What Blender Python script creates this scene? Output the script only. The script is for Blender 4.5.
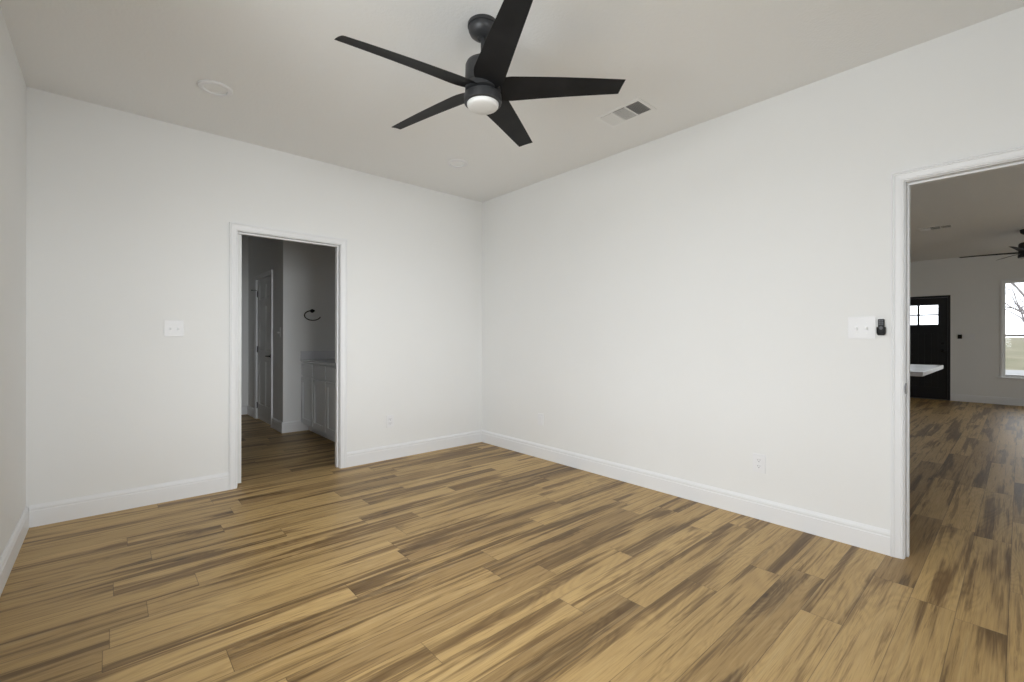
import bpy, bmesh, math, random
from mathutils import Vector, Matrix
random.seed(7)
PI = math.pi
scene = bpy.context.scene
C = scene.collection
for o in list(bpy.data.objects):
    bpy.data.objects.remove(o)

# ------------------------------------------------------------------ camera, light, exposure
EYE = 1.187
cd = bpy.data.cameras.new('camera'); cam = bpy.data.objects.new('camera', cd); C.objects.link(cam)
cd.lens = 453.0/1024*36; cd.sensor_width = 36; cd.shift_y = -2.6/1024
cd.clip_start = 0.02
cam.location = (0, 0, EYE)
cam.rotation_euler = (Matrix.Rotation(-math.atan2(.665, .747), 3, 'Z') @ Matrix.Rotation(PI/2, 3, 'X') @ Matrix.Rotation(math.radians(.1), 3, 'Z')).to_euler()
scene.camera = cam

scene.view_settings.view_transform = 'Standard'
scene.view_settings.look = 'None'
scene.view_settings.gamma = 1
scene.view_settings.use_curve_mapping = False
scene.view_settings.exposure = 0.03

world = bpy.data.worlds.new('overcast_sky'); scene.world = world; world.use_nodes = True
wn = world.node_tree.nodes; bgn = wn['Background']
bgn.inputs[0].default_value = (.90, .95, 1.0, 1); bgn.inputs[1].default_value = 2.6

def area(name, loc, rot, sx, sy, power, col=(1, .98, .95), spread=PI):
    l = bpy.data.lights.new(name, 'AREA'); l.shape = 'RECTANGLE'; l.size = sx; l.size_y = sy
    l.energy = power; l.color = col; l.spread = spread
    o = bpy.data.objects.new(name, l); C.objects.link(o); o.location = loc; o.rotation_euler = rot
    return o
# daylight at the bedroom window behind the camera, then two added fill lamps
area('daylight_bedroom_window', (.90, -1.0, 1.5), (PI/2-math.radians(4), 0, math.radians(-3)), 1.1, 1.5, 12.5, (.91, .95, .98), math.radians(60))
area('fill_bedroom_side', (-.75, 1.1, 1.6), (0, -PI/2+math.radians(12), math.radians(8)), 1.4, 1.7, 51, (.91, .95, .98), math.radians(145))  # added fill lamp to even out the bedroom, outside an assumed window
area('fill_living_side', (7.0, -4.75, 1.45), (PI/2, 0, 0), 2.4, 1.6, 58, (.93, .98, 1.0), math.radians(160))  # extra lamp brightening the living room from an unseen side

# ------------------------------------------------------------------ helpers
class MB:
    """collects shapes into one mesh"""
    def __init__(s): s.bm = bmesh.new()
    def box(s, x0, x1, y0, y1, z0, z1, bevel=0):
        vs = [s.bm.verts.new((x, y, z)) for x in (x0, x1) for y in (y0, y1) for z in (z0, z1)]
        fs = []
        for f in ((0,1,3,2), (4,6,7,5), (0,4,5,1), (2,3,7,6), (0,2,6,4), (1,5,7,3)):
            fs.append(s.bm.faces.new([vs[i] for i in f]))
        if bevel:
            es = list({e for f in fs for e in f.edges})
            bmesh.ops.bevel(s.bm, geom=es, offset=bevel, segments=2, affect='EDGES', profile=.6)
        return s
    def lathe(s, prof, n=48, c=(0, 0, 0), M=None):
        """prof: list of (radius, z)"""
        rings = []
        for r, z in prof:
            if r < 1e-6:
                rings.append([s.bm.verts.new((c[0], c[1], c[2]+z))])
            else:
                rings.append([s.bm.verts.new((c[0]+r*math.cos(2*PI*k/n), c[1]+r*math.sin(2*PI*k/n), c[2]+z)) for k in range(n)])
        for a, b in zip(rings, rings[1:]):
            for k in range(n):
                q = [a[k % len(a)], a[(k+1) % len(a)], b[(k+1) % len(b)], b[k % len(b)]]
                u = []
                for v in q:
                    if v not in u: u.append(v)
                if len(u) >= 3:
                    try: s.bm.faces.new(u)
                    except ValueError: pass
        if M is not None:
            bmesh.ops.transform(s.bm, matrix=M, verts=[v for r in rings for v in r])
        return s
    def tube(s, pts, rad, n=10, cap=True):
        pts = [Vector(p) for p in pts]
        if not isinstance(rad, (list, tuple)): rad = [rad]*len(pts)
        prev = None; rings = []
        for i, p in enumerate(pts):
            t = (pts[min(i+1, len(pts)-1)]-pts[max(i-1, 0)]).normalized()
            if prev is None:
                u = t.orthogonal().normalized()
            else:
                u = (prev - t*prev.dot(t)).normalized()
            prev = u; w = t.cross(u)
            rings.append([s.bm.verts.new(p + (u*math.cos(2*PI*k/n)+w*math.sin(2*PI*k/n))*rad[i]) for k in range(n)])
        for a, b in zip(rings, rings[1:]):
            for k in range(n):
                s.bm.faces.new([a[k], a[(k+1) % n], b[(k+1) % n], b[k]])
        if cap:
            s.bm.faces.new(rings[0][::-1]); s.bm.faces.new(rings[-1])
        return s
    def sweep(s, path, prof, closed=False):
        """path: list of (origin, u, v) frames; prof: closed 2-D outline"""
        rings = [[s.bm.verts.new(Vector(o)+Vector(u)*a+Vector(v)*b) for a, b in prof] for o, u, v in path]
        n = len(prof)
        pr = list(zip(rings, rings[1:])) + ([(rings[-1], rings[0])] if closed else [])
        for a, b in pr:
            for k in range(n):
                s.bm.faces.new([a[k], a[(k+1) % n], b[(k+1) % n], b[k]])
        if not closed:
            s.bm.faces.new(rings[0][::-1]); s.bm.faces.new(rings[-1])
        return s
    def build(s, name, mat, parent=None, smooth=False, loc=None):
        bmesh.ops.recalc_face_normals(s.bm, faces=s.bm.faces[:])
        me = bpy.data.meshes.new(name)
        if loc is not None:
            bmesh.ops.translate(s.bm, vec=-Vector(loc), verts=s.bm.verts[:])
        s.bm.to_mesh(me); s.bm.free()
        me.materials.append(mat)
        if smooth:
            for p in me.polygons: p.use_smooth = True
            try: me.set_sharp_from_angle(angle=math.radians(35))
            except Exception: pass
        o = bpy.data.objects.new(name, me); C.objects.link(o)
        if parent: 
            o.parent = parent
            if loc is not None: o.location = loc
        elif loc is not None: o.location = loc
        return o

def tag(o, label=None, cat=None, group=None, kind=None):
    if label: o['label'] = label
    if cat: o['category'] = cat
    if group: o['group'] = group
    if kind: o['kind'] = kind
    return o
def thing(name, label, cat, loc=(0, 0, 0), rz=0, group=None):
    o = bpy.data.objects.new(name, None); C.objects.link(o)
    o.location = loc; o.rotation_euler = (0, 0, rz); o.empty_display_size = .1
    return tag(o, label, cat, group)
def struct(name, mb, mat, label=None, smooth=False):
    return tag(mb.build(name, mat, smooth=smooth), label, None, None, 'structure')
def struct_root(name, loc, label=None, rz=0):
    o = bpy.data.objects.new(name, None); C.objects.link(o); o.location = loc; o.rotation_euler = (0, 0, rz)
    o.empty_display_size = .1
    return tag(o, label, None, None, 'structure')
def copy_tree(o, parent=None):
    c = o.copy(); C.objects.link(c)
    if parent: c.parent = parent
    for ch in [x for x in bpy.data.objects if x.parent == o]: copy_tree(ch, c)
    return c

# ------------------------------------------------------------------ materials
def mat(name, col, rough=.5, metal=0, spec=.5, bump=None, var=None, coat=0):
    m = bpy.data.materials.new(name); m.use_nodes = True
    nt = m.node_tree; b = nt.nodes['Principled BSDF']
    b.inputs['Base Color'].default_value = (*col, 1)
    b.inputs['Roughness'].default_value = rough; b.inputs['Metallic'].default_value = metal
    b.inputs['Specular IOR Level'].default_value = spec
    if coat: b.inputs['Coat Weight'].default_value = coat
    tc = nt.nodes.new('ShaderNodeTexCoord')
    if bump:
        sc, st, dist = bump
        n = nt.nodes.new('ShaderNodeTexNoise'); n.inputs['Scale'].default_value = sc; n.inputs['Detail'].default_value = 4
        nt.links.new(tc.outputs['Object'], n.inputs['Vector'])
        bp = nt.nodes.new('ShaderNodeBump'); bp.inputs['Strength'].default_value = st; bp.inputs['Distance'].default_value = dist
        nt.links.new(n.outputs['Fac'], bp.inputs['Height']); nt.links.new(bp.outputs[0], b.inputs['Normal'])
    if var:
        sc, col2 = var
        n2 = nt.nodes.new('ShaderNodeTexNoise'); n2.inputs['Scale'].default_value = sc; n2.inputs['Detail'].default_value = 6
        nt.links.new(tc.outputs['Object'], n2.inputs['Vector'])
        mx = nt.nodes.new('ShaderNodeMix'); mx.data_type = 'RGBA'
        mx.inputs['A'].default_value = (*col, 1); mx.inputs['B'].default_value = (*col2, 1)
        mr = nt.nodes.new('ShaderNodeMapRange'); mr.inputs['From Min'].default_value = .35; mr.inputs['From Max'].default_value = .65
        nt.links.new(n2.outputs['Fac'], mr.inputs['Value'])
        nt.links.new(mr.outputs[0], mx.inputs['Factor']); nt.links.new(mx.outputs['Result'], b.inputs['Base Color'])
    return m

M = {}
M['wall'] = mat('wall_paint', (.87, .87, .86), .75, spec=.3, bump=(140, .12, .003), var=(2.0, (.86, .86, .85)))
M['ceiling'] = mat('ceiling_paint', (.90, .90, .89), .9, spec=.2, bump=(60, .35, .006))
M['trim'] = mat('trim_paint', (.865, .87, .88), .4, spec=.5, bump=(150, .02, .0005))
M['door'] = mat('door_paint', (.80, .81, .80), .4, bump=(200, .05, .001))
M['cab'] = mat('cabinet_paint', (.80, .82, .84), .4, bump=(120, .03, .001))
M['plastic'] = mat('white_plastic', (.86, .86, .87), .42, spec=.4, bump=(90, .01, .001))
M['slot'] = mat('socket_dark', (.10, .10, .10), .6, bump=(90, .01, .001))
M['black'] = mat('matte_black_metal', (.008, .008, .009), .5, spec=.3, bump=(200, .03, .001))
M['fanbody'] = mat('fan_black_metal', (.045, .046, .049), .42, metal=.35, bump=(300, .04, .001))
M['blade'] = mat('fan_blade_black', (.005, .0052, .006), .6, spec=.3, bump=(20, .05, .001), var=(9, (.010, .010, .011)))
M['nickel'] = mat('dark_nickel', (.22, .22, .23), .35, metal=.9, bump=(200, .02, .001))
M['frost'] = mat('frosted_glass', (.74, .735, .72), .35, bump=(50, .01, .001))
M['lens'] = mat('light_lens', (.92, .92, .91), .45, bump=(50, .02, .001))
M['vent'] = mat('vent_enamel', (.91, .91, .90), .4, bump=(80, .02, .001))
M['duct'] = mat('duct_dark', (.16, .16, .155), .8, bump=(50, .05, .002))
M['front'] = mat('front_door_black', (.010, .011, .014), .35, bump=(60, .05, .001))
M['quartz'] = mat('white_quartz', (.80, .80, .82), .18, bump=(4, .01, .001), var=(3, (.70, .70, .74)))
M['remote'] = mat('remote_black', (.007, .007, .008), .5, spec=.3, bump=(100, .02, .001))
M['button'] = mat('remote_button', (.09, .09, .10), .5, bump=(100, .02, .001))
M['island'] = mat('island_paint_dark', (.02, .022, .025), .4, bump=(50, .03, .001))
M['sash'] = mat('window_vinyl', (.82, .82, .80), .4, bump=(50, .02, .001))
M['bark'] = mat('tree_bark', (.20, .18, .18), .9, bump=(25, .5, .02), var=(6, (.28, .26, .26)))
M['grass'] = mat('lawn_grass', (.12, .115, .062), .95, bump=(8, .6, .05), var=(.6, (.19, .168, .11)))
M['concrete'] = mat('concrete_paving', (.26, .26, .255), .85, bump=(30, .3, .01), var=(1, (.24, .24, .24)))

def glass_mat():
    m = bpy.data.materials.new('window_glass'); m.use_nodes = True; nt = m.node_tree
    nt.nodes.remove(nt.nodes['Principled BSDF'])
    out = nt.nodes['Material Output']
    tr = nt.nodes.new('ShaderNodeBsdfTransparent'); gl = nt.nodes.new('ShaderNodeBsdfGlossy')
    gl.inputs['Roughness'].default_value = .02
    fr = nt.nodes.new('ShaderNodeFresnel'); fr.inputs['IOR'].default_value = 1.3
    ml = nt.nodes.new('ShaderNodeMath'); ml.operation = 'MULTIPLY'; ml.inputs[1].default_value = .5
    mx = nt.nodes.new('ShaderNodeMixShader')
    nt.links.new(fr.outputs[0], ml.inputs[0]); nt.links.new(ml.outputs[0], mx.inputs[0])
    nt.links.new(tr.outputs[0], mx.inputs[1]); nt.links.new(gl.outputs[0], mx.inputs[2]); nt.links.new(mx.outputs[0], out.inputs[0])
    return m
M['glass'] = glass_mat()

def floor_mat():
    m = bpy.data.materials.new('oak_planks'); m.use_nodes = True; nt = m.node_tree; N = nt.nodes; L = nt.links
    b = N['Principled BSDF']
    def math_(op, a, c=None, d=None):
        n = N.new('ShaderNodeMath'); n.operation = op
        for i, v in enumerate((a, c, d)):
            if v is None: continue
            if isinstance(v, (int, float)): n.inputs[i].default_value = v
            else: L.new(v, n.inputs[i])
        return n.outputs[0]
    def comb(x, y, z=0):
        n = N.new('ShaderNodeCombineXYZ')
        for i, v in enumerate((x, y, z)):
            if isinstance(v, (int, float)): n.inputs[i].default_value = v
            else: L.new(v, n.inputs[i])
        return n.outputs[0]
    def noise(vec, scale, detail=4, rough=.5, dist=0):
        n = N.new('ShaderNodeTexNoise'); n.inputs['Scale'].default_value = scale; n.inputs['Detail'].default_value = detail
        n.inputs['Roughness'].default_value = rough; n.inputs['Distortion'].default_value = dist
        L.new(vec, n.inputs['Vector']); return n.outputs['Fac']
    def mixc(f, a, c):
        n = N.new('ShaderNodeMix'); n.data_type = 'RGBA'
        if isinstance(f, (int, float)): n.inputs['Factor'].default_value = f
        else: L.new(f, n.inputs['Factor'])
        for s, v in (('A', a), ('B', c)):
            if isinstance(v, tuple): n.inputs[s].default_value = (*v, 1)
            else: L.new(v, n.inputs[s])
        return n.outputs['Result']
    def mr(v, a, c, d=0, e=1):
        n = N.new('ShaderNodeMapRange'); n.interpolation_type = 'SMOOTHSTEP'
        n.inputs['From Min'].default_value = a; n.inputs['From Max'].default_value = c
        n.inputs['To Min'].default_value = d; n.inputs['To Max'].default_value = e
        L.new(v, n.inputs['Value']); return n.outputs[0]
    tc = N.new('ShaderNodeTexCoord'); sp = N.new('ShaderNodeSeparateXYZ'); L.new(tc.outputs['Object'], sp.inputs[0])
    X, Y = sp.outputs[0], sp.outputs[1]
    W, LEN = .152, 1.22
    yr = math_('DIVIDE', math_('ADD', Y, 20.03), W)
    row = math_('FLOOR', yr); fy = math_('FRACT', yr)
    wn1 = N.new('ShaderNodeTexWhiteNoise'); wn1.noise_dimensions = '1D'; L.new(row, wn1.inputs['W'])
    xr = math_('ADD', math_('DIVIDE', math_('ADD', X, 20.0), LEN), math_('MULTIPLY', wn1.outputs['Value'], 7.3))
    col = math_('FLOOR', xr); fx = math_('FRACT', xr)
    wn2 = N.new('ShaderNodeTexWhiteNoise'); wn2.noise_dimensions = '2D'; L.new(comb(row, col), wn2.inputs['Vector'])
    rnd = wn2.outputs['Value']
    sc = N.new('ShaderNodeSeparateColor'); L.new(wn2.outputs['Color'], sc.inputs[0])
    r2, r3 = sc.outputs[0], sc.outputs[1]
    ox = math_('MULTIPLY', r2, 53.0); oz = math_('MULTIPLY', r3, 71.0)
    # knots: one or none in each cell, drawn out along the plank
    vk = N.new('ShaderNodeTexVoronoi'); vk.feature = 'F1'
    L.new(comb(math_('ADD', math_('MULTIPLY', X, 1.7), ox), math_('MULTIPLY', Y, 6.0), oz), vk.inputs['Vector'])
    vk.inputs['Scale'].default_value = 1.0; vk.inputs['Randomness'].default_value = 1.0
    sk = N.new('ShaderNodeSeparateColor'); L.new(vk.outputs['Color'], sk.inputs[0])
    has = math_('GREATER_THAN', sk.outputs[0], .62)
    wob = noise(comb(math_('ADD', math_('MULTIPLY', X, 9.0), ox), math_('MULTIPLY', Y, 30.0), oz), 1.0, 3, .6, .3)
    kd = math_('ADD', vk.outputs['Distance'], math_('MULTIPLY', math_('SUBTRACT', wob, .5), .14))
    near = math_('MULTIPLY', mr(kd, .02, .42, 1, 0), has)
    core = math_('MULTIPLY', mr(kd, .015, .10, 1, 0), has)
    # dark heart figure: a long field bent round the knots
    v1 = comb(math_('ADD', math_('MULTIPLY', X, .60), ox), math_('MULTIPLY', Y, 9.0), oz)
    n1 = math_('ADD', noise(v1, 1.0, 3, .5, .5), math_('MULTIPLY', near, .13))
    n5a = noise(comb(math_('ADD', math_('MULTIPLY', X, 1.6), ox), math_('MULTIPLY', Y, 75.0), oz), 1.0, 4, .6, .3)
    heart = mr(math_('ADD', n1, math_('MULTIPLY', math_('SUBTRACT', n5a, .5), .22)), .505, .615)
    # growth lines: contour lines of that field, fine
    v2 = comb(math_('ADD', math_('MULTIPLY', X, .8), ox), math_('MULTIPLY', Y, 6.0), math_('ADD', oz, 9))
    n2 = math_('ADD', noise(v2, 1.0, 1.5, .4, .6), math_('MULTIPLY', near, .16))
    lines = math_('POWER', math_('ADD', math_('MULTIPLY', math_('SINE', math_('MULTIPLY', n2, 130.0)), .5), .5), 1.6)
    # fine fibres and short streaks
    n3 = noise(comb(math_('MULTIPLY', X, 7.0), math_('MULTIPLY', Y, 260.0), oz), 1.0, 4, .65, .2)
    n5 = noise(comb(math_('ADD', math_('MULTIPLY', X, 1.5), ox), math_('MULTIPLY', Y, 40.0), oz), 1.0, 5, .65, .4)
    base = mixc(rnd, (.60, .405, .172), (.46, .30, .122))
    base = mixc(mr(r2, .80, .97), base, (.36, .23, .095))
    dark = mixc(rnd, (.175, .098, .036), (.10, .056, .021))
    c = mixc(math_('MULTIPLY', heart, math_('ADD', math_('MULTIPLY', n5, .7), .45)), base, dark)
    c = mixc(math_('MULTIPLY', lines, math_('ADD', math_('MULTIPLY', heart, .38), .14)), c, dark)
    c = mixc(math_('MULTIPLY', mr(n5, .52, .64), .60), c, dark)
    c = mixc(math_('MULTIPLY', mr(n5, .47, .30), .30), c, (.64, .47, .24))
    c = mixc(math_('MULTIPLY', mr(n3, .45, .75), .30), c, dark)
    c = mixc(math_('MULTIPLY', core, .85), c, (.050, .030, .016))
    # seams
    gy = math_('MINIMUM', fy, math_('SUBTRACT', 1.0, fy)); gx = math_('MINIMUM', fx, math_('SUBTRACT', 1.0, fx))
    g1 = mr(gy, .004, .013, 1, 0); g2 = mr(gx, .0005, .0018, 1, 0)
    g = math_('MAXIMUM', g1, g2)
    c = mixc(math_('MULTIPLY', g, .55), c, (.07, .045, .025))
    L.new(c, b.inputs['Base Color'])
    L.new(mr(n3, .2, .8, .38, .50), b.inputs['Roughness'])
    b.inputs['Specular IOR Level'].default_value = .34
    bp = N.new('ShaderNodeBump'); bp.inputs['Strength'].default_value = .25; bp.inputs['Distance'].default_value = .002
    h = math_('SUBTRACT', math_('MULTIPLY', n3, .3), g)
    L.new(h, bp.inputs['Height']); L.new(bp.outputs[0], b.inputs['Normal'])
    return m
M['floor'] = floor_mat()

# ------------------------------------------------------------------ room shell
H = 2.752; DH = 2.035
XL, XR, YS, YB, T = -.385, 3.21, -.62, 4.125, .12      # bedroom
XF = 12.15                                            # far wall of the living room
LY0, LY1 = -4.5, 3.6
D1a, D1b = .7615, 1.574                               # bathroom doorway
D2a, D2b = -.36, .415                                 # living room doorway

struct('floor', MB().box(XL-T, XF+T, LY0-T, YB+T, -.15, 0).box(XL-T, 2.55, YB+T, 8.2, -.15, 0), M['floor'])
struct('ceiling', MB().box(XL-T, XF+T, LY0-T, YB+T, H, H+.15).box(XL-T, 2.55, YB+T, 8.2, H, H+.15), M['ceiling'])
w = MB(); w.box(XL-T, XL, YS-T, .2, 0, H); w.box(XL-T, XL, 2.0, YB+T, 0, H); w.box(XL-T, XL, .2, 2.0, 0, .65); w.box(XL-T, XL, .2, 2.0, 2.25, H)
struct('wall_left', w, M['wall'])
w = MB(); w.box(XL, D1a-.02, YB, YB+T, 0, H); w.box(D1b+.02, XR+T, YB, YB+T, 0, H); w.box(D1a-.02, D1b+.02, YB, YB+T, DH+.02, H)
struct('wall_back', w, M['wall'])
w = MB(); w.box(XR, XR+T, D2b+.02, YB, 0, H); w.box(XR, XR+T, YS-T, D2a-.02, 0, H); w.box(XR, XR+T, D2a-.02, D2b+.02, DH+.02, H)
struct('wall_right', w, M['wall'])
WX0, WX1, WZ0, WZ1 = .15, 1.55, .65, 2.25
w = MB(); w.box(XL, WX0, YS-T, YS, 0, H); w.box(WX1, XR, YS-T, YS, 0, H); w.box(WX0, WX1, YS-T, YS, 0, WZ0); w.box(WX0, WX1, YS-T, YS, WZ1, H)
struct('wall_front', w, M['wall'])
# bathroom and the passage behind it
BX0, BX1, BC, BY1, BY2 = .5, 2.42, 1.627, 6.13, 8.02
w = MB(); w.box(BX0-T, BX0, YB+T, BY2+T, 0, H)
struct('wall_bathroom_left', w, M['wall'])
struct('wall_bathroom_right', MB().box(BX1, BX1+T, YB+T, BY1+T, 0, H), M['wall'])
D3a, D3b = 6.66, 7.47
w = MB(); w.box(BC+T, BX1, BY1, BY1+T, 0, H); w.box(BC, BC+T, BY1, D3a-.02, 0, H); w.box(BC, BC+T, D3b+.02, BY2, 0, H); w.box(BC, BC+T, D3a-.02, D3b+.02, DH+.02, H)
struct('wall_bathroom_back', w, M['wall'])
struct('wall_passage_back', MB().box(BX0, BC+T, BY2, BY2+T, 0, H), M['wall'])
# living room
W2a, W2b, W2z0, W2z1 = -.69, .222, .50, 2.25
W3a, W3b = -2.35, -1.45
DFa, DFb = .905, 1.84
w = MB()
w.box(XF, XF+T, LY0-T, W3a, 0, H); w.box(XF, XF+T, W3b, W2a, 0, H); w.box(XF, XF+T, W2b, DFa, 0, H); w.box(XF, XF+T, DFb, LY1+T, 0, H)
w.box(XF, XF+T, W2a, W2b, 0, W2z0); w.box(XF, XF+T, W2a, W2b, W2z1, H)
w.box(XF, XF+T, W3a, W3b, 0, W2z0); w.box(XF, XF+T, W3a, W3b, W2z1, H)
w.box(XF, XF+T, DFa, DFb, 2.045, H)
struct('wall_living_far', w, M['wall'])
struct('wall_living_left', MB().box(XR+T, XF, LY1, LY1+T, 0, H), M['wall'])
w = MB(); w.box(XR+T, 5.8, LY0-T, LY0, 0, H); w.box(8.2, XF, LY0-T, LY0, 0, H); w.box(5.8, 8.2, LY0-T, LY0, 0, .65); w.box(5.8, 8.2, LY0-T, LY0, 2.25, H)
struct('wall_living_right', w, M['wall'])
struct('wall_living_near', MB().box(XR, XR+T, LY0-T, YS-T, 0, H), M['wall'])

# ------------------------------------------------------------------ baseboards
BH = .135
bprof = [(0, 0), (.0155, 0), (.0155, .098), (.0125, .103), (.0125, .108), (.014, .112), (.012, .122), (.007, .130), (.0045, .135), (0, .135)]
def base_run(mb, p, q, n):
    """p->q along a wall, n = unit vector out of the wall"""
    f = []
    for pt in (p, q):
        f.append(((pt[0], pt[1], 0), (n[0], n[1], 0), (0, 0, 1)))
    mb.sweep(f, bprof)
CW = .054
g = .0002
b_ = MB(); base_run(b_, (XL+g, YS+g), (XL+g, YB-g), (1, 0)); struct('baseboard_left', b_, M['trim'])
b_ = MB(); base_run(b_, (XL+.0155, YB-g), (D1a-CW-.005, YB-g), (0, -1)); base_run(b_, (D1b+CW+.005, YB-g), (XR-g, YB-g), (0, -1)); struct('baseboard_back', b_, M['trim'])
b_ = MB(); base_run(b_, (XR-g, YB-.0155), (XR-g, D2b+CW+.005), (-1, 0)); struct('baseboard_right', b_, M['trim'])
b_ = MB(); base_run(b_, (XL+.016, YS+g), (XR-g, YS+g), (0, 1)); struct('baseboard_front', b_, M['trim'])
b_ = MB(); base_run(b_, (BC-.0155, BY1-g), (1.925, BY1-g), (0, -1)); struct('baseboard_bathroom', b_, M['trim'])
b_ = MB(); base_run(b_, (BC-g, BY1-.0155), (BC-g, D3a-CW-.005), (-1, 0)); base_run(b_, (BC-g, D3b+CW+.005), (BC-g, BY2-g), (-1, 0)); struct('baseboard_passage_side', b_, M['trim'])
b_ = MB(); base_run(b_, (BX0+g, BY2-g), (BC-.016, BY2-g), (0, -1)); struct('baseboard_passage_back', b_, M['trim'])
b_ = MB(); base_run(b_, (XF-g, LY0+g), (XF-g, DFa-.005), (-1, 0)); base_run(b_, (XF-g, DFb+.005), (XF-g, LY1-g), (-1, 0)); struct('baseboard_living_far', b_, M['trim'])

# ------------------------------------------------------------------ door casings and jambs
cprof = [(0, 0), (0, .009), (.006, .0125), (.012, .0105), (.016, .0125), (.040, .0155), (.046, .019), (.052, .0155), (.056, .019), (.062, .017), (.062, 0)]
cprof = [(a*.054/.062, b) for a, b in cprof]
def casing(mb, a, b, top, plane, axis, out):
    """mitred casing round an opening a..b on a wall plane; axis 'x' or 'y'; out = +-1 direction off the wall"""
    def P(s, z, d=0):
        return (s, plane+out*g, z) if axis == 'x' else (plane+out*g, s, z)
    O = Vector((0, out, 0)) if axis == 'x' else Vector((out, 0, 0))
    A = Vector((1, 0, 0)) if axis == 'x' else Vector((0, 1, 0))
    Z = Vector((0, 0, 1))
    r = .004
    fr = [(P(a-r, 0), -A, O), (P(a-r, top+r), -A+Z, O), (P(b+r, top+r), A+Z, O), (P(b+r, 0), A, O)]
    mb.sweep(fr, cprof)
def jamb(a, b, top, p0, p1, axis, s0, s1):
    """frame lining an opening, with a door stop between s0 and s1"""
    mb = MB()
    def bx(u0, u1, v0, v1, z0, z1, bv=0):
        if axis == 'x': mb.box(u0, u1, v0, v1, z0, z1, bv)
        else: mb.box(v0, v1, u0, u1, z0, z1, bv)
    bx(a-.0195, a, p0, p1, 0, top); bx(b, b+.0195, p0, p1, 0, top); bx(a-.0195, b+.0195, p0, p1, top, top+.0195)
    bx(a, a+.011, s0, s1, 0, top-.011, .002); bx(b-.011, b, s0, s1, 0, top-.011, .002); bx(a, b, s0, s1, top-.011, top, .002)
    return mb
# bathroom doorway (wall_back)
c_ = MB(); casing(c_, D1a, D1b, DH, YB, 'x', -1); struct('trim_1', c_, M['trim'], 'white moulded casing around the bathroom doorway in the back wall')
fj = struct_root('trim_2', (D1a, YB, 0), 'white jamb lining the bathroom doorway')
jamb(D1a, D1b, DH, YB+.0005, YB+T-.0005, 'x', YB+.045, YB+.08).build('jamb', M['trim'], fj).location = (-D1a, -YB, 0)
p = MB(); p.box(D1b-.0015, D1b, YB+.084, YB+.115, .90, .955, .0006); p.build('strike_plate', M['black'], fj).location = (-D1a, -YB, 0)
# living room doorway (wall_right)
c_ = MB(); casing(c_, D2a, D2b, DH, XR, 'y', -1); struct('trim_3', c_, M['trim'], 'white moulded casing around the wide doorway at the right')
c_ = MB(); casing(c_, D2a, D2b, DH, XR+T, 'y', 1); struct('trim_4', c_, M['trim'], 'white casing on the living room side of the right doorway')
fj = struct_root('trim_5', (XR, D2b, 0), 'white jamb lining the doorway at the right')
jamb(D2a, D2b, DH, XR+.0005, XR+T-.0005, 'y', XR+.040, XR+.075).build('jamb', M['trim'], fj).location = (-XR, -D2b, 0)
p = MB(); p.box(XR+.004, XR+.034, D2b-.0018, D2b, .89, .947, .0006); p.box(XR-.012, XR+.006, D2b-.0022, D2b-.0002, .90, .937, .0006)
p.build('strike_plate', M['nickel'], fj).location = (-XR, -D2b, 0)

# ------------------------------------------------------------------ panel doors
def panel_door(w, h, t, panels):
    """slab 0..w, 0..h, thickness t centred on y=0 with recessed moulded panels on both faces"""
    mb = MB(); bm = mb.bm
    xs = sorted({0, w} | {v for p in panels for v in (p[0], p[1])}); zs = sorted({0, h} | {v for p in panels for v in (p[2], p[3])})
    for sgn in (-1, 1):
        y = sgn*t/2
        grid = {}
        for x in xs:
            for z in zs: grid[x, z] = bm.verts.new((x, y, z))
        for i in range(len(xs)-1):
            for j in range(len(zs)-1):
                f = bm.faces.new([grid[xs[i], zs[j]], grid[xs[i+1], zs[j]], grid[xs[i+1], zs[j+1]], grid[xs[i], zs[j+1]]])
                cx = (xs[i]+xs[i+1])/2; cz = (zs[j]+zs[j+1])/2
                if any(p[0] < cx < p[1] and p[2] < cz < p[3] for p in panels):
                    d0 = Vector((0, -sgn, 0))
                    for th, dd in ((.010, .006), (.012, 0.0), (.022, -.005)):
                        r = bmesh.ops.inset_region(bm, faces=[f], thickness=th)
                        bmesh.ops.translate(bm, vec=d0*dd, verts=f.verts[:])
    loop = [(x, 0) for x in xs] + [(w, z) for z in zs[1:]] + [(x, h) for x in xs[::-1][1:]] + [(0, z) for z in zs[::-1][1:-1]]
    a = [bm.verts.new((x, -t/2, z)) for x, z in loop]; b = [bm.verts.new((x, t/2, z)) for x, z in loop]
    n = len(loop)
    for k in range(n): bm.faces.new([a[k], a[(k+1) % n], b[(k+1) % n], b[k]])
    bmesh.ops.remove_doubles(bm, verts=bm.verts[:], dist=1e-5)
    return mb
def six(w):
    m_, c0 = .11, .055
    l0, l1, r0, r1 = m_, w/2-c0, w/2+c0, w-m_
    return [(a, b, z0, z1) for a, b in ((l0, l1), (r0, r1)) for z0, z1 in ((.22, .84), (.99, 1.62), (1.73, 1.93))]
def hinge(parent, x, y, z, sx=1):
    m = MB(); m.lathe([(0, -.045), (.006, -.045), (.006, .045), (0, .045)], 12, (x, y, z))
    m.box(min(x, x+sx*.022), max(x, x+sx*.022), y-.002, y+.002, z-.043, z+.043)
    return m.build('hinge', M['black'], parent)
def lever(parent, x, y, z, out, side):
    m = MB(); Mx = Matrix.Translation((x, y, z)) @ Matrix.Rotation(-out*PI/2, 4, 'X')
    m.lathe([(0, 0), (.027, 0), (.027, .006), (.022, .010), (.010, .012), (.009, .040), (0, .042)], 24, M=Mx)
    yy = y+out*.042
    m.tube([(x, yy, z), (x+side*.03, yy+out*.004, z), (x+side*.10, yy, z)], [.009, .0085, .007], 10)
    return m.build('handle', M['black'], parent, True)
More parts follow.
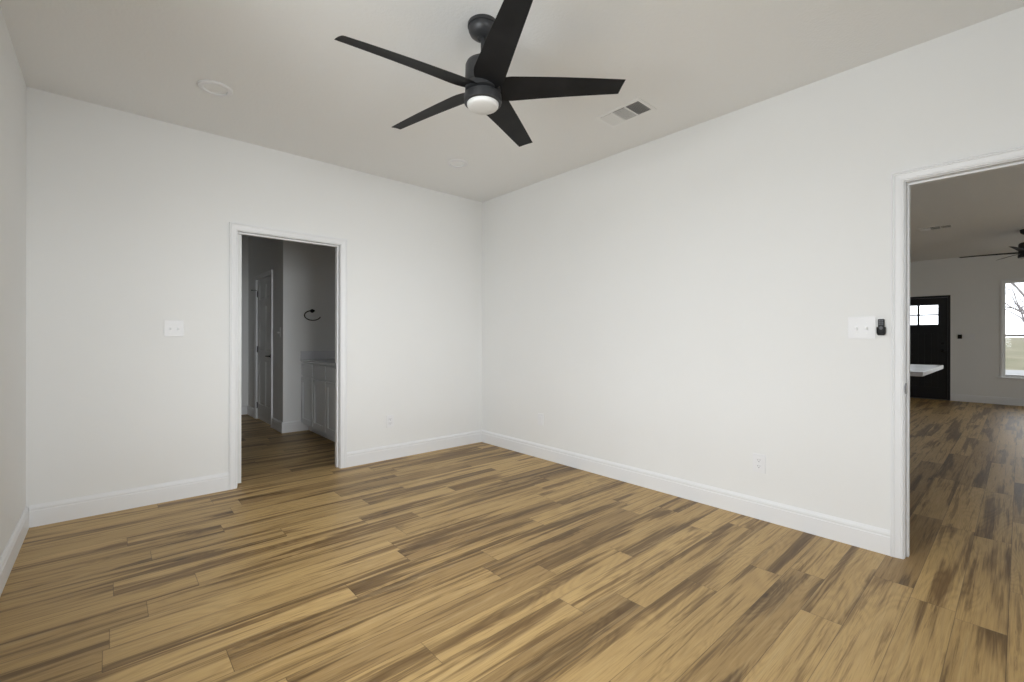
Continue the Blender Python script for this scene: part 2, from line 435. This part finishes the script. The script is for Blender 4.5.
# door_1: bathroom door, standing open at the left jamb
d = struct_root('door_1', (D1a+.026, YB+.083, 0), 'white bathroom door standing open, seen edge on at the left jamb', PI/2)
panel_door(.80, 2.02, .035, [(a, b, z0, z1) for a, b, z0, z1 in six(.80)]).build('leaf', M['door'], d).location = (0, 0, .010)
# door_2: six-panel door in the passage side wall
c_ = MB(); casing(c_, D3a, D3b, DH, BC, 'y', -1); struct('trim_6', c_, M['trim'], 'white casing around the six-panel door in the dim passage')
c_ = jamb(D3a, D3b, DH, BC+.0005, BC+T-.0005, 'y', BC+.048, BC+.08); struct('trim_7', c_, M['trim'], 'white jamb of the six-panel passage door')
d = struct_root('door_2', (BC+.0275, D3b-.003, 0), 'white six-panel door with black lever in the dim passage', -PI/2)
panel_door(.804, 2.02, .035, six(.804)).build('leaf', M['door'], d).location = (0, 0, .010)
for z in (.2, 1.02, 1.83): hinge(d, .000, -.0235, z)
m = MB(); m.tube([(0.0, -.024, 1.885), (-.01, -.045, 1.885), (-.03, -.085, 1.885)], .004, 8); m.lathe([(0, 0), (.010, 0), (.010, .012), (0, .012)], 14, (-.03, -.088, 1.879))
m.build('hinge_stop', M['black'], d)
lever(d, .735, -.0178, .94, -1, -1)

# ------------------------------------------------------------------ front door
d = struct_root('door_3', (XF+.02, DFa, 0), 'black front door with four small panes at the top, seen far through the right doorway', PI/2)
# local x runs along +Y, local -y... faces the room on +y side
fw = DFb-DFa; FH = 2.04
m = MB(); m.box(.001, .038, -.06, .018, 0, FH); m.box(fw-.038, fw-.001, -.06, .018, 0, FH); m.box(.038, fw-.038, -.06, .018, FH-.038, FH-.001)
m.build('frame', M['front'], d)
x0, x1 = .041, fw-.041; z1 = FH-.041; t0, t1 = -.045, 0
lx0, lx1, lz0, lz1 = x0+.135, x1-.135, 1.475, 1.862
m = MB()
m.box(x0, lx0, t0, t1, .012, z1); m.box(lx1, x1, t0, t1, .012, z1); m.box(lx0, lx1, t0, t1, lz1, z1); m.box(lx0, lx1, t0, t1, 1.30, lz0)
m.box(lx0, lx1, t0, t1, .012, .24)
nb = 6; pw = (lx1-lx0)/nb
for k in range(nb): m.box(lx0+k*pw+.003, lx0+(k+1)*pw-.003, t0+.01, t1-.012, .24, 1.30)
m.box(lx0, lx1, t0+.014, t1-.020, .24, 1.30)
m.build('leaf', M['front'], d)
m = MB(); mx = (lx0+lx1)/2; mz = (lz0+lz1)/2
m.box(mx-.015, mx+.015, t0+.005, t1-.003, lz0, lz1); m.box(lx0, mx-.015, t0+.005, t1-.003, mz-.011, mz+.011); m.box(mx+.015, lx1, t0+.005, t1-.003, mz-.011, mz+.011)
m.build('muntin', M['front'], d)
for a, b in ((lx0, mx-.015), (mx+.015, lx1)):
    for c0, c1 in ((lz0, mz-.011), (mz+.011, lz1)):
        MB().box(a, b, -.026, -.020, c0, c1).build('pane', M['glass'], d)
m = MB(); m.lathe([(0, 0), (.03, 0), (.03, .008), (.012, .014), (.012, .035), (.026, .045), (.028, .06), (.018, .072), (0, .074)], 20, M=Matrix.Translation((x0+.07, 0, .96)) @ Matrix.Rotation(-PI/2, 4, 'X'))
m.build('handle', M['black'], d, True)
m = MB(); m.lathe([(0, 0), (.028, 0), (.026, .012), (0, .014)], 20, M=Matrix.Translation((x0+.07, 0, 1.10)) @ Matrix.Rotation(-PI/2, 4, 'X'))
m.build('deadbolt', M['black'], d, True)
MB().box(0.0, fw, -.07, .03, 0, .011, .003).build('sill', M['nickel'], d)

# ------------------------------------------------------------------ windows
def window(name, w, z0, z1, loc, rz, label, double=True):
    """local x along the wall, +y into the room, wall inner face at y=0"""
    r = struct_root(name, loc, label, rz)
    h = z1-z0
    m = MB()
    m.box(0, .018, -.10, -.03, z0, z1); m.box(w-.018, w, -.10, -.03, z0, z1); m.box(.018, w-.018, -.10, -.03, z1-.018, z1); m.box(.018, w-.018, -.10, -.03, z0, z0+.018)
    m.build('window_frame', M['sash'], r)
    zm = (z0+z1)/2-.12 if double else None
    zs = ((z0+.018, zm+.02, -.055), (zm-.02, z1-.018, -.08)) if double else ((z0+.018, z1-.018, -.06),)
    xs = (0.018, w-.018) if w < 1.3 else None
    cols = [(0.018, w-.018)] if w < 1.3 else [(.018, w/2), (w/2, w-.018)]
    for a, b in cols:
        for c0, c1, y in zs:
            m = MB(); q = .017
            m.box(a, a+q, y-.02, y, c0, c1); m.box(b-q, b, y-.02, y, c0, c1); m.box(a+q, b-q, y-.02, y, c0, c0+q+.006); m.box(a+q, b-q, y-.02, y, c1-q-.006, c1)
            s = m.build('sash', M['sash'], r)
            MB().box(a+q, b-q, y-.012, y-.008, c0+q+.006, c1-q-.006).build('pane', M['glass'], s)
    m = MB()
    m.box(-.030, -.001, .0005, .012, z0, z1+.030); m.box(w+.001, w+.030, .0005, .012, z0, z1+.030); m.box(-.001, w+.001, .0005, .012, z1+.001, z1+.030)
    m.build('casing', M['trim'], r)
    MB().box(-.060, w+.060, -.028, .045, z0-.02, z0-.0005, .004).build('window_sill', M['trim'], r)
    return r
window('window_1', WX1-WX0, WZ0, WZ1, (WX0, YS, 0), 0, 'bedroom window behind the camera')
window('window_2', W2b-W2a, W2z0, W2z1, (XF, W2a, 0), PI/2, 'tall white-framed sash window with bare trees and lawn beyond')
window('window_3', W3b-W3a, W2z0, W2z1, (XF, W3a, 0), PI/2, 'second sash window of the living room far wall')
window('window_4', 2.4, .65, 2.25, (5.8, LY0, 0), 0, 'unseen side window added to light the living room')  # made-up opening for the living room fill lamp
window('window_5', 1.8, .65, 2.25, (XL, 2.0, 0), -PI/2, 'unseen side window beside the camera, added to even the bedroom light')  # made-up opening for the bedroom fill lamp

# ------------------------------------------------------------------ ceiling fans
def make_fan(loc, rz, label):
    t = thing('ceiling_fan', label, 'ceiling fan', loc, rz, 'black five-blade ceiling fans')
    # z measured from the ceiling downwards
    MB().lathe([(0, -.0002), (.074, -.0002), (.076, -.004), (.076, -.018), (.071, -.020), (.0725, -.027), (.071, -.037), (.064, -.051), (.052, -.062), (.040, -.069), (.032, -.072), (.027, -.072), (.024, -.068), (0, -.068)], 48).build('canopy', M['fanbody'], t, True)
    m = MB(); m.lathe([(0, -.066), (.011, -.066), (.011, -.222), (0, -.222)], 20); m.lathe([(0, -.170), (.020, -.170), (.023, -.175), (.023, -.190), (0, -.190)], 24)
    m.build('downrod', M['fanbody'], t, True)
    MB().lathe([(0, -.182), (.040, -.182), (.066, -.186), (.080, -.196), (.087, -.212), (.0885, -.300), (.0885, -.303), (.0865, -.304), (.0865, -.307), (.0885, -.308), (.0885, -.338), (.080, -.340), (0, -.340)], 56).build('motor_housing', M['fanbody'], t, True)
    lk = MB().lathe([(0, -.3405), (.070, -.3405), (.070, -.352), (.088, -.353), (.0925, -.357), (.0935, -.385), (.092, -.396), (.086, -.399), (.080, -.399), (.080, -.392), (0, -.392)], 56).build('light_kit', M['fanbody'], t, True)
    MB().lathe([(0, -.3925), (.0785, -.3925), (.0785, -.402), (.077, -.410), (.072, -.416), (.060, -.420), (.030, -.423), (0, -.424)], 56).build('light_diffuser', M['frost'], lk, True)
    for k in range(5):
        bm = bmesh.new(); n = 22; pitch = math.radians(-15.5); th = .0055
        top = []; bot = []
        for i in range(n+1):
            f = i/n; x = .055 + f*(.696-.055)
            half = .081 - .037*f
            if i < 3: half *= (.60, .82, .95)[i]
            lean = 0
            A = []; B = []
            for j in range(9):
                s = -1+2*j/8
                xx = x - .009*(s+1)*(f**8)
                y = s*half - .014*f
                e = th*math.sqrt(max(0.02, 1-abs(s)**3))
                bowl = .0035*(1-s*s)
                p = Vector((0, y, 0)); 
                yy = y*math.cos(pitch); zz = y*math.sin(pitch)
                zc = -.327 + .004*math.sin(f*PI)
                A.append(bm.verts.new((xx, yy, zc+zz+e/2+bowl))); B.append(bm.verts.new((xx, yy, zc+zz-e/2+bowl)))
            top.append(A); bot.append(B)
        for i in range(n):
            for j in range(8):
                bm.faces.new([top[i][j], top[i+1][j], top[i+1][j+1], top[i][j+1]]); bm.faces.new([bot[i][j], bot[i][j+1], bot[i+1][j+1], bot[i+1][j]])
            bm.faces.new([top[i][0], bot[i][0], bot[i+1][0], top[i+1][0]]); bm.faces.new([top[i][8], top[i+1][8], bot[i+1][8], bot[i][8]])
        for i in (0, n):
            for j in range(8): bm.faces.new([top[i][j], top[i][j+1], bot[i][j+1], bot[i][j]])
        mb = MB(); mb.bm.free(); mb.bm = bm
        b = mb.build('blade', M['blade'], t, True)
        b.rotation_euler = (0, 0, 2*PI*k/5)
    return t
fan = make_fan((1.391, 1.784, H), math.radians(29.5), 'large black five-blade ceiling fan with white light dome, above the bedroom floor')
f2 = copy_tree(fan); f2.location = (9.76, -.06, H); f2.rotation_euler = (0, 0, math.radians(26))
f2['label'] = 'distant black ceiling fan cut by the right photo edge, seen through the doorway'

# ------------------------------------------------------------------ recessed lights
def make_can(loc, label):
    t = thing('recessed_light', label, 'recessed light', loc, 0, 'recessed ceiling lights in the bedroom')
    MB().lathe([(.062, -.0002), (.094, -.0002), (.0945, -.004), (.090, -.009), (.074, -.0125), (.066, -.0115), (.063, -.003)], 48).build('trim_ring', M['plastic'], t, True)
    MB().lathe([(.0, -.0002), (.0622, -.0002), (.0622, -.003), (.045, -.0035), (0, -.0038)], 48).build('lens', M['lens'], t, True)
    return t
can = make_can((.497, 3.356, H), 'round white recessed light in the ceiling above the bathroom doorway, at left')
c2 = copy_tree(can); c2.location = (2.322, 3.346, H); c2['label'] = 'small round recessed light in the ceiling near the far corner of the walls'

# ------------------------------------------------------------------ ceiling registers
def make_vent(loc, rz, label, mirror=1):
    t = thing('air_vent', label, 'air vent', loc, rz, 'white ceiling air registers')
    L_, W_ = .36, .215      # local x = length
    m = MB(); z = -.0002; e = .004; fr = .026
    for a in ((-L_/2, L_/2, -W_/2, -W_/2+fr), (-L_/2, L_/2, W_/2-fr, W_/2), (-L_/2, -L_/2+fr, -W_/2+fr, W_/2-fr), (L_/2-fr, L_/2, -W_/2+fr, W_/2-fr)):
        m.box(a[0], a[1], a[2], a[3], z-e, z)
    xs = [-L_/2+fr, -L_/2+fr+.098, -L_/2+fr+.106, L_/2-fr-.106, L_/2-fr-.098, L_/2-fr]
    m.box(xs[1], xs[2], -W_/2+fr, W_/2-fr, z-e-.004, z); m.box(xs[3], xs[4], -W_/2+fr, W_/2-fr, z-e-.004, z)
    m.build('frame', M['vent'], t)
    MB().box(-L_/2+fr, L_/2-fr, -W_/2+fr, W_/2-fr, -.0012, -.0003).build('duct_opening', M['duct'], t)
    def slats(x0, x1, along, ang):
        mb = MB()
        if along == 'x':      # blades run across local y, spaced along x
            n = 9
            for k in range(n):
                c = x0+(k+.5)*(x1-x0)/n; dx = .0055*math.cos(ang); dz = .0055*math.sin(ang)
                f = [((c, -W_/2+fr, -.0075), (1, 0, 0), (0, 0, 1)), ((c, W_/2-fr, -.0075), (1, 0, 0), (0, 0, 1))]
                mb.sweep(f, [(-dx, -dz), (dx, dz), (dx, dz+.001), (-dx, -dz+.001)])
        else:
            n = 13; y0, y1 = -W_/2+fr, W_/2-fr
            for k in range(n):
                c = y0+(k+.5)*(y1-y0)/n; dy = .0065*math.cos(ang); dz = .0065*math.sin(ang)
                f = [((x0, c, -.0075), (0, 1, 0), (0, 0, 1)), ((x1, c, -.0075), (0, 1, 0), (0, 0, 1))]
                mb.sweep(f, [(-dy, -dz), (dy, dz), (dy, dz+.001), (-dy, -dz+.001)])
        return mb.build('louver', M['vent'], t)
    slats(xs[0], xs[1], 'x', math.radians(35)); slats(xs[2], xs[3], 'y', math.radians(-14)); slats(xs[4], xs[5], 'x', math.radians(-35))
    return t
vent = make_vent((2.678, 1.83, H), PI/2, 'white rectangular air vent in the bedroom ceiling beside the fan')
v2 = copy_tree(vent); v2.location = (8.67, .80, H); v2['label'] = 'ceiling air vent in the dim living room, seen through the right doorway'

# ------------------------------------------------------------------ switches and outlets (local x along wall, +y off the wall)
GS = 'white wall switch and outlet plates'
def plate(mb, w, h): mb.box(-w/2, w/2, .0002, .006, -h/2, h/2, .002)
def switch(label, loc, rz, gangs, kinds='t'*4, w=None):
    t = thing('light_switch', label, 'light switch', loc, rz, 'white light switches')
    w_h = .117 if w is None or w > .15 else .125
    w = w or .071+.046*(gangs-1); m = MB(); plate(m, w, w_h); m.build('cover_plate', M['plastic'], t)
    for k in range(gangs):
        x = (k-(gangs-1)/2)*.046
        if kinds[k] == 't':
            m = MB(); m.box(x-.0055, x+.0055, .006, .0075, -.0125, .0125, .0006)
            m.sweep([((x-.004, .006, 0), (0, 1, 0), (0, 0, 1)), ((x+.004, .006, 0), (0, 1, 0), (0, 0, 1))], [(0, -.006), (.004, -.008), (.013, -.013), (.014, -.009), (.006, .003), (0, .006)])
            m.build('toggle', M['plastic'], t)
        else:
            MB().box(x-.0165, x+.0165, .006, .009, -.033, .033, .0015).build('rocker', M['plastic'], t)
        for sz in (-.03, .03):
            m = MB(); m.lathe([(0, 0), (.003, 0), (.003, .0012), (0, .0016)], 10, M=Matrix.Translation((x, .006, sz)) @ Matrix.Rotation(-PI/2, 4, 'X'))
            m.build('screw', M['vent'], t)
    return t
def outlet(label, loc, rz, w=.074, h=.118):
    t = thing('wall_outlet', label, 'outlet', loc, rz, 'white wall outlets')
    m = MB(); plate(m, w, h); m.build('cover_plate', M['plastic'], t)
    for s in (-1, 1):
        m = MB(); m.box(-.017, .017, .006, .0078, s*.0195-.0145, s*.0195+.0145, .003)
        f = m.build('receptacle', M['plastic'], t)
        m = MB(); z = s*.0195
        m.box(-.0075, -.0055, .0078, .0080, z-.001, z+.008); m.box(.0055, .0078, .0078, .0080, z-.001, z+.007); m.lathe([(0, 0), (.0026, 0), (.0026, .0002), (0, .0002)], 12, M=Matrix.Translation((0, .0078, z-.008)) @ Matrix.Rotation(-PI/2, 4, 'X'))
        m.build('slots', M['slot'], f)
    return t
R_back, R_right = PI, PI/2
switch('white double switch plate on the back wall left of the bathroom doorway', (.357, YB, 1.255), R_back, 2)
switch('white double switch plate beside the fan remote by the right doorway', (XR, .603, 1.250), R_right, 2, w=.128)
outlet('white outlet low on the back wall between bathroom doorway and room corner', (2.067, YB, .371), R_back)
t = thing('wall_outlet', 'narrow white wall plate low on the right wall nearest the room corner', 'outlet', (XR, 3.172, .382), R_right, 'white wall outlets')
m = MB(); plate(m, .071, .115); m.build('cover_plate', M['plastic'], t); m = MB(); m.box(-.0165, .0165, .006, .0078, -.033, .033, .0015); m.build('insert', M['plastic'], t)
outlet('white double outlet low on the right wall, the one nearest the right doorway', (XR, 1.147, .366), R_right, .080, .122)
switch('small switch plate on the dark passage wall beside the six-panel door', (BC, 6.30, 1.26), R_right, 2)
switch('wide faint switch plate on the far living room wall between front door and window', (XF, .655, 1.225), R_right, 3, w=.17)
# thermostat-like black control by the front door
t = thing('wall_control', 'small black control panel on the far wall right of the front door', 'wall control', (XF, .775, 1.235), R_right)
MB().box(-.030, .030, .0002, .018, -.040, .040, .006).build('housing', M['remote'], t, True)
MB().box(-.022, .022, .018, .0188, -.018, .030, .0003).build('screen', M['black'], t)

# fan remote in wall holder
t = thing('remote_holder', 'black wall cradle of the fan remote beside the right doorway casing', 'remote holder', (XR, .515, 1.254), R_right)
m = MB()
pr = [(-.019, .0002), (.019, .0002), (.021, .008), (.0195, .020), (.0165, .020), (.0165, .005), (-.0165, .005), (-.0165, .020), (-.0195, .020), (-.021, .008)]
def ring2(z, s=1): return ((0, 0, z), (s, 0, 0), (0, 1, 0))
m.sweep([ring2(-.046, .72), ring2(-.040, .95), ring2(-.030, 1.05), ring2(-.006, 1.06), ring2(.000, 1)], pr)
m.box(-.013, .013, .004, .018, -.046, -.041, .002); m.box(-.014, .014, .0002, .0048, -.002, .034, .001)
m.build('cradle', M['remote'], t, True)
t.scale = (.92, 1, 1)
t = thing('fan_remote', 'black fan remote with round button pad, standing in the wall cradle', 'remote control', (XR, .515, 1.254), R_right)
MB().box(-.0155, .0155, .0055, .0175, -.038, .044, .004).build('remote_body', M['remote'], t, True)
for i in range(3):
    for j in range(2): MB().box(-.011+.0125*j, -.0015+.0125*j, .0175, .0187, .012+.010*i, .019+.010*i, .0004).build('button', M['button'], t)
m = MB(); m.lathe([(0, 0), (.009, 0), (.0095, .001), (.008, .0022), (0, .0026)], 20, M=Matrix.Translation((0, .0175, -.006)) @ Matrix.Rotation(-PI/2, 4, 'X')); m.build('dial_pad', M['button'], t, True)

t.scale = (.92, 1, 1)

# ------------------------------------------------------------------ bathroom fittings
# open towel ring on the lit wall
t = thing('towel_ring', 'black open C-shaped towel ring on the bathroom wall above the counter', 'towel ring', (1.975, BY1, 1.54))
m = MB(); m.lathe([(0, 0), (.024, 0), (.024, .006), (.018, .012), (.010, .014), (.009, .050), (.013, .054), (.013, .066), (0, .068)], 24, M=Matrix.Translation((0, -.0003, 0)) @ Matrix.Rotation(PI/2, 4, 'X'))
m.build('wall_mount', M['black'], t, True)
pts = []
for k in range(29):
    a = math.radians(78+k*(345-78)/28)
    pts.append((-.012+.100*math.cos(a)*1.0, -.058, -.062+.062*math.sin(a)))
pts = [(0, -.058, 0)] + pts
MB().tube(pts, .0065, 10).build('ring', M['black'], t, True)

# vanity
VF, VT, VY0, VY1 = 1.862, 1.93, 4.815, BY1
t = thing('vanity_cabinet', 'white shaker bathroom vanity with tall doors and small drawers', 'vanity cabinet', (BX1-.3, (VY0+VY1)/2, 0))
ox, oy = BX1-.3, (VY0+VY1)/2
def vb(mb, name, m_, par): o = mb.build(name, m_, par); return o
def shift(mb): bmesh.ops.translate(mb.bm, vec=(-ox, -oy, 0), verts=mb.bm.verts[:]); return mb
m = MB(); m.box(VF+.001, BX1-.001, VY0, VY1-.0005, .09, .882); shift(m).build('body', M['cab'], t)
m = MB(); m.box(VT, BX1-.001, VY0+.01, VY1-.0005, 0, .09); shift(m).build('toe_kick', M['cab'], t)
bays = 3; bw = (VY1-VY0)/bays; TH = .023
def shaker(y0, y1, z0, z1, fr=.058):
    mb = MB(); xa, xb = VF-TH, VF+.0005
    mb.box(xa, xb, y0, y0+fr, z0, z1); mb.box(xa, xb, y1-fr, y1, z0, z1); mb.box(xa, xb, y0+fr, y1-fr, z0, z0+fr); mb.box(xa, xb, y0+fr, y1-fr, z1-fr, z1)
    mb.box(xa+.011, xb, y0+fr, y1-fr, z0+fr, z1-fr)
    return shift(mb)
for k in range(bays):
    y1 = VY1-.012-k*bw; y0 = y1-bw+.024
    shaker(y0, y1, .115, .690).build('door', M['cab'], t)
    mb = MB(); mb.box(VF-TH, VF+.0005, y0, y1, .715, .862, .002); shift(mb).build('drawer', M['cab'], t)
ct = thing('vanity_countertop', 'pale stone countertop with low backsplash on the bathroom vanity', 'countertop', (ox, oy, .882))
def shift2(mb): bmesh.ops.translate(mb.bm, vec=(-ox, -oy, -.882), verts=mb.bm.verts[:]); return mb
m = MB(); m.box(1.832, BX1-.001, VY0-.01, VY1-.001, .8825, .912, .002); shift2(m).build('slab', M['quartz'], ct)
m = MB(); m.box(1.834, BX1-.001, VY1-.021, VY1-.001, .9122, 1.018, .0015); shift2(m).build('backsplash', M['quartz'], ct)

# ------------------------------------------------------------------ kitchen island
t = thing('kitchen_island', 'kitchen island with thick white countertop corner jutting into view through right doorway', 'kitchen island', (5.8, 1.7, 0))
m = MB(); m.box(5.04, 6.55, .54, 2.85, .876, .914, .003); bmesh.ops.translate(m.bm, vec=(-5.8, -1.7, 0), verts=m.bm.verts[:]); m.build('countertop', M['quartz'], t)
m = MB(); m.box(5.42, 6.42, 1.0, 2.80, .10, .8758); m.box(5.50, 6.36, 1.05, 2.75, 0, .10)
for k in range(4): m.box(5.412, 5.42, 1.02+k*.45, 1.43+k*.45, .13, .85, .002)
bmesh.ops.translate(m.bm, vec=(-5.8, -1.7, 0), verts=m.bm.verts[:]); m.build('cabinet_base', M['island'], t)

# ------------------------------------------------------------------ outdoors
GZ = -.25
def ground_z(x): return GZ if x < 31 else (GZ+(x-31)*1.45/31 if x < 62 else 1.2+(x-62)*.006)
w = MB(); rows = []
for gx in (-60, 0, 31, 38, 46, 54, 62, 90, 140):
    rows.append([w.bm.verts.new((gx, gy, ground_z(gx) + (.12*math.sin(gx*.7+gy*.13) if gx > 31 else 0))) for gy in range(-120, 121, 12)])
for a, b in zip(rows, rows[1:]):
    for k in range(len(a)-1): w.bm.faces.new([a[k], b[k], b[k+1], a[k+1]])
bb = [w.bm.verts.new((x, y, GZ-.6)) for x, y in ((-60, -120), (140, -120), (140, 120), (-60, 120))]; w.bm.faces.new(bb)
struct('ground', w, M['grass'])
struct('driveway', MB().box(XF+1.2, 31, -14, 8, GZ+.0, GZ+.03), M['concrete'])
def tree(x, y, h, seed, label, spread=.6, depth=5):
    rnd = random.Random(seed); mb = MB()
    def branch(p, d, l, r, k):
        n = 5; pts = [p]; rs = [r]; q = Vector(p); dd = Vector(d)
        for i in range(n):
            dd = (dd+Vector((rnd.uniform(-.16, .16), rnd.uniform(-.16, .16), rnd.uniform(-.06, .12)))).normalized()
            q = q+dd*l/n; pts.append(q.copy()); rs.append(r*(1-.5*(i+1)/n))
        mb.tube(pts, rs, 6 if k > 3 else 3)
        if k <= 0: return
        for _ in range(rnd.choice((3, 4)) if k > 1 else 3):
            i = rnd.randint(2, n); base = pts[i]
            a = rnd.uniform(0, 2*PI); s = rnd.uniform(spread*.7, spread*1.5)
            nd = (dd + Vector((math.cos(a)*s, math.sin(a)*s, rnd.uniform(-.15, .3)))).normalized()
            branch(base, nd, l*rnd.uniform(.6, .82), rs[i]*.62, k-1)
    branch(Vector((0, 0, 0)), Vector((0, 0, 1)), h*.30, h*.024, depth)
    o = mb.build('bare_tree', M['bark'], None); o.location = (x, y, ground_z(x)-.05)
    return tag(o, label, 'tree', 'bare trees outside the window')
tree(27, -.80, 7.5, 3, 'bare leafless tree reaching its branches across the far window', .95, 6)
tree(40, 1.45, 9, 11, 'more distant bare tree behind the lawn, seen in the far window', .9, 6)
tree(56, -.9, 12, 5, 'farthest bare tree at the horizon, seen in the far window', .8, 5)
